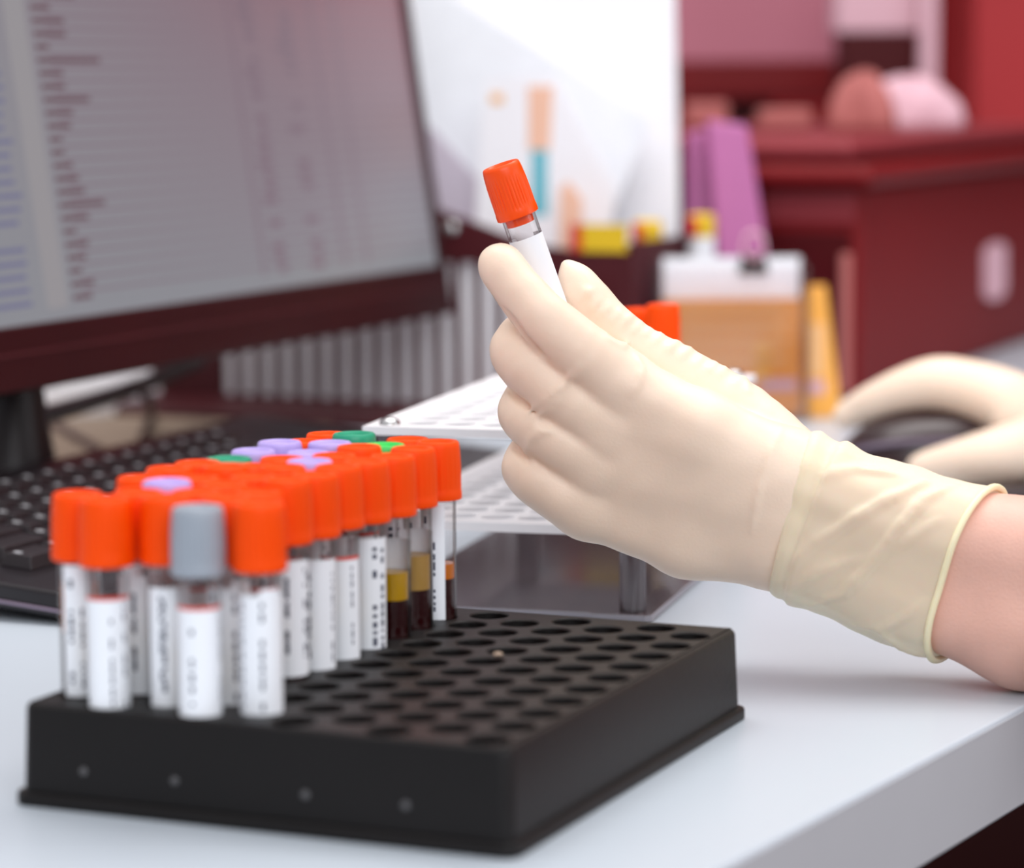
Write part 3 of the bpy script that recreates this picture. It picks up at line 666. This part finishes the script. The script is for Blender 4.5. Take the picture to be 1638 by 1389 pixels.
# ------------------------------------------------------------------ monitor
def mon_build():
    X0, Y1 = -470., 792.7
    br = np.array([X0, Y1, 103.4]); tr_ = on(1, Y1, 640, 0)
    upv = (tr_-br); upv /= np.linalg.norm(upv); along = np.array([0, -1., 0]); nrm = np.cross(upv, along); nrm = nrm if nrm[0] > 0 else -nrm
    root = empty('monitor', (X0-40, 520, 0)); tag(root, 'large dark computer monitor showing a grey table, at the left', 'monitor')
    inv = np.array([X0-40, 520, 0])
    def fr(a, b_, c): return tuple(br+along*a+upv*b_+nrm*c-inv)
    WD, HT = 545., 320.
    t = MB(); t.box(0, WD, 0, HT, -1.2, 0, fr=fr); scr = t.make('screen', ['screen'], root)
    t = MB(); bz = 13
    t.box(-9, WD+bz, -33, 0, -14, 3, fr=fr); t.box(-9, WD+bz, HT, HT+bz, -14, 3, fr=fr); t.box(-9, 0, 0, HT, -14, 3, fr=fr); t.box(WD, WD+bz, 0, HT, -14, 3, fr=fr)
    t.box(-9, WD+bz, -34, HT+bz, -32, -14, fr=fr)
    t.make('housing', ['bezel'], root, bevel=1.5)
    t = MB(); t.box(0, WD, -15, -13.6, 2.9, 3.6, fr=fr); t.make('seam', ['organizer_black'], root)
    # the table on the display
    tx, rw, bl_, wh = MB(), MB(), MB(), MB(); rr = random.Random(4)
    n = 44
    for i in range(n):
        b0 = 8+i*6.9
        rw.box(2, 430, b0+4.6, b0+5.8, 0.02, .12, fr=fr)
        L = rr.choice([12, 18, 22, 30, 44, 60, 26]); tx.box(441-L, 441, b0+.9, b0+3.6, .02, .2, fr=fr)
        if rr.random() < .9: bl_.box(474+rr.uniform(0, 8), 522, b0+.8, b0+3.4, .02, .2, fr=fr)
        if rr.random() < .7: rw.box(205, 219+rr.uniform(-4, 5), b0+.8, b0+4.6, .02, .1, fr=fr)
        if rr.random() < .7: rw.box(158, 172+rr.uniform(-4, 8), b0+.8, b0+4.6, .02, .1, fr=fr)
    for a in (98, 128, 232): rw.box(a, a+3, 8, HT-10, .01, .1, fr=fr)
    wh.box(447, 466, 6, HT-6, .01, .1, fr=fr)
    tx.make('screen_text', ['screen_text'], scr); rw.make('screen_row', ['screen_row'], scr); bl_.make('screen_entry', ['screen_blue'], scr); wh.make('screen_column', ['screen_white'], scr)
    # stand
    return root
monr = mon_build()
# dark post and bar under the near end of the monitor, cables
pa = dep(18, 690, 1560); 
pa = pa.copy(); pa[2] = 0; st = empty('stand', pa-np.array([-510, 520, 0])); st.parent = monr
t = MB(); t.lathe([(24, 0), (27, 3), (24, 20), (20, 45), (17, 72), (10, 74)], 24); t.make('hub', ['stand_black'], st, smooth=True)
t = MB(); t.box(-16, 16, -30, 30, 60, 130); t.make('neck', ['stand_black'], st, bevel=4)
A_, B_ = dep(60, 668, 1575)-pa, dep(318, 578, 1905)-pa
t = MB(); t.tube([A_+(B_-A_)*i/8+np.array([0, 0, -2.5*math.sin(math.pi*i/8)]) for i in range(9)], 5.2, 10); t.make('bar', ['stand_black'], st, smooth=True)
def cable(pts, r, lb):
    P_ = [np.array(p) for p in pts]; C_ = []
    for i in range(len(P_)-1):
        p0, p1, p2_, p3_ = P_[max(i-1, 0)], P_[i], P_[i+1], P_[min(i+2, len(P_)-1)]
        for k in range(8):
            u = k/8; C_.append(.5*((2*p1)+(-p0+p2_)*u+(2*p0-5*p1+4*p2_-p3_)*u*u+(-p0+3*p1-3*p2_+p3_)*u**3))
    C_.append(P_[-1]); o = MB().tube(C_, r, 8).make('cable', ['bezel'], smooth=True); return tag(o, lb, 'cable')
cable([dep(215, 618, 1760), dep(238, 640, 1750), on(2, 3, 240, 670), on(2, 3, 228, 700)], 3, 'dark cable dropping to the desk under the monitor, the right one')
cable([on(2, 3, 78, 672), on(2, 3, 105, 690), on(2, 3, 132, 706), on(2, 3, 160, 722)], 3, 'dark cable lying on the desk next to the black hub')
o = MB().box(-1150, -520, 325, 822, 0.2, 1.8).make('tan_shade_sheet', ['tan']); tag(o, 'tan sheet put in for the shaded desk under the near end of the monitor', 'shade sheet')  # sheet added to colour the desk as shaded beneath the monitor
for i, (q, w_, lb) in enumerate((((122, 640), 36, 'leftmost'), ((190, 625), 27, 'middle'), ((246, 612), 24, 'rightmost'))):
    p = on(2, 1.9, q[0], q[1]+22)
    t = MB(); t.add(*halfshell(w_*.8, 18, 27, 0, 28, 8)); o = t.make('plastic_dome', ['paper_back'], smooth=True); o.location = Vector((p[0], p[1], 1.9))*S; o.rotation_euler = (0, 0, YAW)
    tag(o, '%s of three white rounded objects glimpsed under the monitor' % lb, 'object', 'white rounded objects under the monitor')
# ------------------------------------------------------------------ slatted desk organizer with papers
OY = 830.
og = empty('desk_organizer', (-540, OY, 0)); tag(og, 'dark slatted desk organizer holding white papers behind the monitor', 'organizer')
ox = lambda x: x+540
t = MB(); xs0, xs1 = -656., -404.; pitch = 15.4; nsl = int((xs1-xs0)/pitch)
top = [(-716, 150), (-560, 146), (-487, 138), (-455, 128), (-420, 116), (-385, 112), (-346, 118)]
def band(t, x0, x1, z0, y0, y1, zt=None):
    pts = [(x0, np.interp(x0, [a for a, _ in top], [b_ for _, b_ in top]))]+[p for p in top if x0 < p[0] < x1]+[(x1, np.interp(x1, [a for a, _ in top], [b_ for _, b_ in top]))]
    poly = [(x0, z0)]+[(x1, z0)]+pts[::-1]
    t.prism([(ox(x), z) for x, z in poly], y0, y1, fr=lambda x, z, y: (x, y, z))
band(t, -716, -346, 103, 0, 4)
t.box(ox(-716), ox(-346), 0, 4, 0, 7); t.box(ox(-716), ox(xs0), 0, 4, 7, 103); t.box(ox(xs0+nsl*pitch), ox(-346), 0, 4, 7, 103)
for i in range(nsl): t.box(ox(xs0+i*pitch+9.8), ox(xs0+(i+1)*pitch), 1, 3, 7, 103)
t.make('slatted_panel', ['organizer_black'], og)
t = MB(); band(t, -716, -346, 0, 150, 154); t.make('back_panel', ['organizer_black'], og)
t = MB(); t.box(ox(-716), ox(-712), 4, 150, 0, 150); t.make('side_panel', ['organizer_black'], og)
t = MB(); t.box(ox(-350), ox(-346), 4, 150, 0, 118); t.make('side_panel', ['organizer_black'], og)
t = MB(); t.box(ox(-716), ox(-346), -95, 0, 0.2, 6); t.make('front_base', ['organizer_black'], og, bevel=1.5)
t = MB(); t.box(ox(-712), ox(-350), 4, 150, 0, 3); t.make('tray', ['organizer_black'], og)
p = on(1, OY, 722, 365); t = MB(); t.lathe([(4.6, 0), (4.6, 1), (3, 2.4), (.3, 3)], 20); o = t.make('rivet', ['steel'], og, smooth=True); o.rotation_euler = (math.pi/2, 0, 0); o.location = Vector((ox(p[0]), 0, p[2]))*S
pa, pb_ = on(1, OY, 932, 402), on(1, OY, 1003, 360); pr_ = on(1, OY, 915, 402)
t = MB(); t.box(ox(pa[0]), ox(pb_[0]), -1, .2, pa[2], pb_[2], 0); t.box(ox(pr_[0]), ox(pa[0]), -1, .2, pa[2], pb_[2], 1); t.make('label', ['yellow_label', 'red_label'], og)['label'] = 'yellow and red label'
t = MB()
for k in range(9): t.box(ox(-430+k*8.4), ox(-430+k*8.4+1.2), -.7, .2, 12, 96)
t.make('ribbing', ['red_tint_dark'], og)
# papers standing in the organizer
def sheet(name, px, y, m, lb, cat, th=1.2, extra=None, tilt=0.):
    P_ = [on(1, y, *q) for q in px]; c = P_[0].copy(); c[2] = 0
    v = [(p-c)+np.array([0, (p[2]-100)*tilt, 0]) for p in P_]; n = len(v)
    V = [tuple(q) for q in v]+[tuple(q+np.array([0, th, 0])) for q in v]
    o = mk(name, V, [tuple(range(n)), tuple(range(n, 2*n))[::-1]]+[(i, n+i, n+(i+1) % n, (i+1) % n) for i in range(n)], [m]); o.location = Vector(c)*S
    if extra:
        for nm, e, mm_, dy in extra:
            E_ = [on(1, y, *q)-c for q in e]; E_ = [q+np.array([0, (q[2]-100)*tilt-dy, 0]) for q in E_]
            mk(nm, [tuple(q) for q in E_]+[tuple(q+np.array([0, dy*.8, 0])) for q in E_], [(0,1,2,3), (7,6,5,4)]+[(i, 4+i, 4+(i+1) % 4, (i+1) % 4) for i in range(4)], [mm_], o)
    tag(o, lb, cat, 'papers in the organizer'); return o
sheet('paper_sheet', [(560, 620), (1086, 640), (1086, 345), (1078, -110), (560, -110)], OY+120, 'paper_back', 'tall white sheet at the back of the organizer with a straight right edge', 'paper')
sheet('paper_sheet', [(690, 600), (905, 600), (975, 352), (1041, 190), (740, 5), (660, -60)], OY+95, 'paper', 'tilted white sheet with a slanting corner pointing right', 'paper')
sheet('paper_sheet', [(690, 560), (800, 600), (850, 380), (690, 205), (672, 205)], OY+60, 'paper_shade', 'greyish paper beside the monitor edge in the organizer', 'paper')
sheet('brochure', [(745, 600), (945, 610), (985, 300), (885, 120), (775, 128)], OY+40, 'paper_back', 'white brochure with peach and teal printing standing behind the raised tube', 'paper', extra=[
    ('picture', [(845, 240), (880, 240), (885, 138), (845, 138)], 'peach_print', .4), ('picture', [(850, 345), (876, 345), (876, 240), (850, 240)], 'teal_print', .4), ('picture', [(785, 166), (805, 166), (805, 150), (785, 150)], 'orange_pale', .4)])
sheet('paper_card', [(890, 620), (925, 620), (930, 318), (908, 290), (896, 300)], OY+20, 'peach_print', 'small peach card peeking over the organizer rim', 'paper')
p1 = MB().box(-655, -408, OY+4.3, OY+10, 3.2, 102).make('paper_stack', ['paper_back']); tag(p1, 'stack of pale paper seen through the slats of the organizer', 'paper', 'papers in the organizer')
# ------------------------------------------------------------------ bottles beside it
def frame_at(px, py, t):    # upright frame facing the camera's side, standing on the desk
    p = dep(px, py, t); return (p[0], p[1], 0)
for (px, w_, pt, pl, t_, lb) in ((1036, 46, 352, 386, 1950, 'white bottle with red and yellow band beside the dark organizer'), (1122, 42, 342, 378, 1975, 'white bottle with red and yellow band in front of the purple folders')):
    p = frame_at(px, 450, t_); zt = dep(px, pt, t_)[2]; zl = dep(px, pl, t_)[2]; R0 = w_/2*t_/F
    root = empty('bottle', p, (0, 0, YAW)); tag(root, lb, 'bottle')
    MB().lathe([(R0-1, 0), (R0, 2), (R0, zl), (R0-2, zl+.5)], 28).make('body', ['paper'], root, smooth=True)
    MB().lathe([(R0+.3, zl), (R0+.3, zt-2), (R0-2, zt)], 28).make('cap', ['yellow_label'], root, smooth=True)
    MB().box(-R0-.6, -R0*.35, -R0-.6, 2, zl+1, zt-2).make('band', ['red_label'], root, bevel=1)
# ------------------------------------------------------------------ purple folders
for (pts, t_, lb) in (([(1092, 640), (1150, 640), (1146, 340), (1128, 205), (1098, 215)], 2025, 'slim purple folder standing at the left behind the papers edge'), ([(1160, 620), (1250, 620), (1226, 390), (1196, 200), (1130, 192)], 2000, 'wide purple folder leaning in front of the slim one')):
    c = dep(*pts[0], t_); c[2] = 0; V = []
    for back in (0, 14):
        for q in pts:
            w = dep(q[0], q[1], t_); w[2] = max(w[2], 0); V.append(tuple(w-c+back*np.array([-math.sin(YAW), math.cos(YAW), 0])))
    n = len(pts); o = mk('folder', V, [tuple(range(n)), tuple(range(n, 2*n))[::-1]]+[(i, n+i, n+(i+1) % n, (i+1) % n) for i in range(n)], ['purple_card']); o.location = Vector(c)*S
    md = o.modifiers.new('b', 'BEVEL'); md.width = .003; md.segments = 2; tag(o, lb, 'folder', 'purple folders')
# ------------------------------------------------------------------ clear leaflet holder with orange leaflets
T3 = 1905.
hp = dep(1210, 640, T3); hp[2] = 0
def hx(px, t=T3): return (px-1210)*t/F
def hz(py, t=T3): return dep(1210, py, t)[2]
hd_ = empty('leaflet_holder', hp, (0, 0, YAW)); tag(hd_, 'clear acrylic holder on the desk behind the gloved wrist', 'holder')
t = MB(); x0, x1 = hx(1050), hx(1292)
t.box(x0, x1, -9, -7, 0.5, hz(425)); t.make('front_panel', ['acrylic'], hd_, bevel=.4)
t = MB(); t.box(x0, x1, 24, 26, 0.5, hz(415)); t.make('back_panel', ['acrylic'], hd_, bevel=.4)
for s_, x in ((0, x0), (1, x1-2)): MB().box(x, x+2, -7, 24, .5, hz(425)).make('side_panel', ['acrylic'], hd_, bevel=.4)
t = MB(); t.box(x0, x1, -7, 24, .5, 2.5); t.make('floor_panel', ['acrylic'], hd_)
def leaf(name, xa, xb, y0, y1, z0, z1, m, lb, cat, extra=(), lean=0.):
    t = MB(); v = [(xa, y0, z0), (xb, y0, z0), (xb-lean, y0, z1), (xa, y0, z1), (xa, y1, z0), (xb, y1, z0), (xb-lean, y1, z1), (xa, y1, z1)]
    t.add(v, [(0,1,2,3), (7,6,5,4), (0,4,5,1), (1,5,6,2), (2,6,7,3), (3,7,4,0)]); o = t.make(name, [m]); o.location = Vector(hp)*S; o.rotation_euler = (0, 0, YAW)
    for nm, a, b_, c, d, mm_ in extra: MB().box(a, b_, y0-.4, y0-.05, c, d).make(nm, [mm_], o)
    return tag(o, lb, cat)
ex = [('printed_line', hx(1095), hx(1255), hz(500+26*k), hz(492+26*k), 'orange_pale') for k in range(4)]+[('printed_block', hx(1205), hx(1232), hz(610), hz(552), 'orange_card_bright'), ('printed_block', hx(1215), hx(1275), hz(625), hz(607), 'pink_white')]
leaf('leaflet', hx(1060), hx(1282), 2, 8, 3, hz(478), 'orange_card', 'broad orange leaflet with pale lines in the clear holder', 'leaflet', ex)
leaf('leaflet', hx(1288), hx(1350), 12, 18, .5, hz(458), 'orange_card_bright', 'bright orange leaflet sticking out right of the holder with a slanted edge', 'leaflet', [('printed_block', hx(1292), hx(1322), hz(605), hz(520), 'orange_pale'), ('printed_block', hx(1296), hx(1322), hz(634), hz(612), 'pink_white')], lean=11)
pw = leaf('paper_pad', hx(1062), hx(1282), 14, 17, 3, hz(412), 'paper', 'white paper pad standing behind the orange leaflet under a binder clip', 'paper')
bc = empty('binder_clip', hp, (0, 0, YAW)); tag(bc, 'black binder clip with silver handle gripping the white pad', 'clip')
cxp = hx(1207)
t = MB(); t.prism([(-10, 0), (10, 0), (7, 13), (-7, 13)], -4, 5, fr=lambda x, z, y: (cxp+x, 15.5+y, hz(438)+z)); t.make('clamp', ['stand_black'], bc, bevel=1)
P_ = [(cxp+7*math.sin(a)*(1), 10, hz(412)+8-9*math.cos(a)) for a in [2*math.pi*i/20 for i in range(21)]]
t = MB(); t.tube(P_, 1.2, 8); t.make('handle', ['pink_white'], bc, smooth=True)
# ------------------------------------------------------------------ printer on the desk
PX, PY = -247., 1010.
pn = empty('printer', (PX-230, PY+260, 0)); tag(pn, 'large dark red tinted printer at the right behind the hand', 'printer')
fx = lambda x, y, z: (x-(PX-230), y-(PY+260), z)
zt = on(1, PY, 1378, 300)[2]; ztt = dep(1400, 215, 2130)[2]
MB().box(PX-430, PX, PY, PY+560, 0.2, zt, fr=fx).make('body', ['red_tint'], pn, bevel=5, seg=3)
t = MB(); t.box(PX-440, PX+14, PY-18, PY+575, zt, zt+16, fr=fx); t.make('lid_rim', ['red_tint'], pn, bevel=7, seg=4)
t = MB(); t.box(PX-425, PX-6, PY+2, PY+555, zt+16, ztt, fr=fx); t.make('lid', ['red_tint_light'], pn, bevel=9, seg=4)
a, b_ = on(1, PY, 1222, 355), on(1, PY, 1368, 305)
MB().box(a[0], b_[0], PY-2, PY+2, a[2], b_[2], fr=fx).make('front_panel', ['red_tint_light'], pn, bevel=1)
a, b_ = on(1, PY, 1228, 620), on(1, PY, 1362, 372)
MB().box(a[0]-60, b_[0], PY-1.5, PY+2, 4, b_[2], fr=fx).make('tray_recess', ['red_tint_dark'], pn, bevel=1)
a = on(1, PY, 1352, 500); MB().box(a[0]-3, a[0]+5, PY-6, PY, 4, on(1, PY, 1362, 405)[2], fr=fx).make('corner_strip', ['beige'], pn, bevel=2)
p, q = on(0, PX, 1588, 480), on(0, PX, 1588, 388); yw = abs(on(0, PX, 1606, 430)[1]-on(0, PX, 1572, 430)[1])/2
t = MB(); t.prism([(p[1]+yw*math.cos(a)*.95, (q[2]-yw*.25 if math.sin(a) > 0 else p[2]+yw*.25)+yw*.25*math.sin(a)) for a in [2*math.pi*i/24 for i in range(24)]], 0, 3, fr=lambda y, z, x: fx(PX+x, y, z)); t.make('handle', ['pink_white'], pn)['label'] = 'pale rounded side latch'
# things lying on and behind the printer
def bxat(name, px0, px1, py0, py1, t_, th, m, lb, cat, base=None, bev=3):
    p = dep((px0+px1)/2, py1, t_); w = (px1-px0)*t_/F; h = (py1-py0)*t_/F
    z0 = p[2] if base is None else base
    o = MB().box(-w/2, w/2, 0, th, 0, h+(p[2]-z0)).make(name, [m], bevel=bev); o.location = Vector((p[0], p[1], z0))*S; o.rotation_euler = (0, 0, YAW); return tag(o, lb, cat) if lb else o
# background screen seen from behind the printer
t4 = 2900.
p = dep(1205, 200, t4)
bm_ = empty('monitor', (p[0], p[1], 0), (0, 0, YAW)); tag(bm_, 'blurred second monitor with mauve panel in the far background', 'monitor')
w = 270*t4/F; zb, zm, zt4 = dep(1210, 190, t4)[2], dep(1210, 98, t4)[2], dep(1210, -300, t4)[2]
MB().box(-w/2-3, w/2, 0, 6, zm, zt4).make('screen', ['panel_pink'], bm_, bevel=2)
MB().box(-w/2-4, w/2+2, -4, 5, zb+20, zm).make('bezel', ['red_tint'], bm_, bevel=3)
MB().box(-w/2-6, w/2+4, 6, 40, zb+18, zt4+8).make('housing', ['red_tint_dark'], bm_, bevel=4)
MB().box(-22, 22, 40, 60, 0.2, zm+60).make('neck', ['red_tint_dark'], bm_, bevel=3)
MB().prism(rrect(-60, 60, 10, 120, 25), 0.2, 10).make('foot', ['red_tint_dark'], bm_)
# white crumpled bag and papers on the printer
def blob(px, py, t_, ax_, by, cz, m, lb, cat, name, zb_):
    p = dep(px, py, t_); n, k = 30, 14; rr = random.Random(int(px)); ph = [rr.uniform(0, 6) for _ in range(6)]; v = []
    for j in range(k+1):
        a = j/k*math.pi/2
        for i in range(n):
            b_ = 2*math.pi*i/n; w_ = 1+.13*math.sin(3*b_+ph[0]+2*a)+.08*math.sin(7*b_+ph[1]-3*a)+.05*math.sin(11*b_+5*a)
            v.append((ax_*w_*math.cos(a)*math.cos(b_), by*w_*math.cos(a)*math.sin(b_), cz*math.sin(a)**.8*(1+.08*math.sin(5*b_+ph[2]))))
    o = mk(name, v, [(j*n+i, j*n+(i+1) % n, (j+1)*n+(i+1) % n, (j+1)*n+i) for j in range(k) for i in range(n)]+[tuple(range(n))[::-1]], [m], None, True)
    o.location = Vector((p[0], p[1], zb_))*S; o.rotation_euler = (0, 0, YAW); return tag(o, lb, cat)
blob(1455, 175, 2330, 42, 26, 40, 'pink_white', 'crumpled white plastic bag lying on the printer', 'bag', 'plastic_bag', ztt+.3)
blob(1382, 190, 2250, 26, 22, 44, 'beige', 'pinkish crumpled tissue on the printer, left of the white bag', 'tissue', 'tissue', ztt+.3)
bxat('box', 1345, 1470, 52, 92, 2720, 60, 'red_tint_dark', 'dark box behind the white bag under pale papers', 'box', base=0.2)
bxat('paper_stack', 1338, 1470, -60, 50, 2720, 60, 'pink_white', 'pale paper stack at the top right on the dark box', 'paper', base=dep(1400, 52, 2720)[2]+.2)
bxat('paper_strip', 1472, 1500, -60, 105, 2700, 12, 'pink_white', 'narrow pale upright board next to the red tinted cabinet', 'board', base=.2)
bxat('carton', 1215, 1300, 175, 200, 2340, 40, 'beige', 'flat beige carton on the printer below the far monitor', 'box', base=ztt+.2)
bxat('box', 1098, 1165, 165, 205, 2380, 40, 'beige', 'small pinkish box just above the purple folders', 'box', base=ztt+.2)
p = dep(1506, 200, 2900)
o = MB().box(0, 230, 0, 300, 0.2, 700).make('cabinet', ['cabinet_red_glow'], bevel=4); o.location = Vector((p[0], p[1]+120, 0))*S; o.rotation_euler = (0, 0, YAW-.1); tag(o, 'tall cabinet tinted with the red glow at the top right edge', 'cabinet')
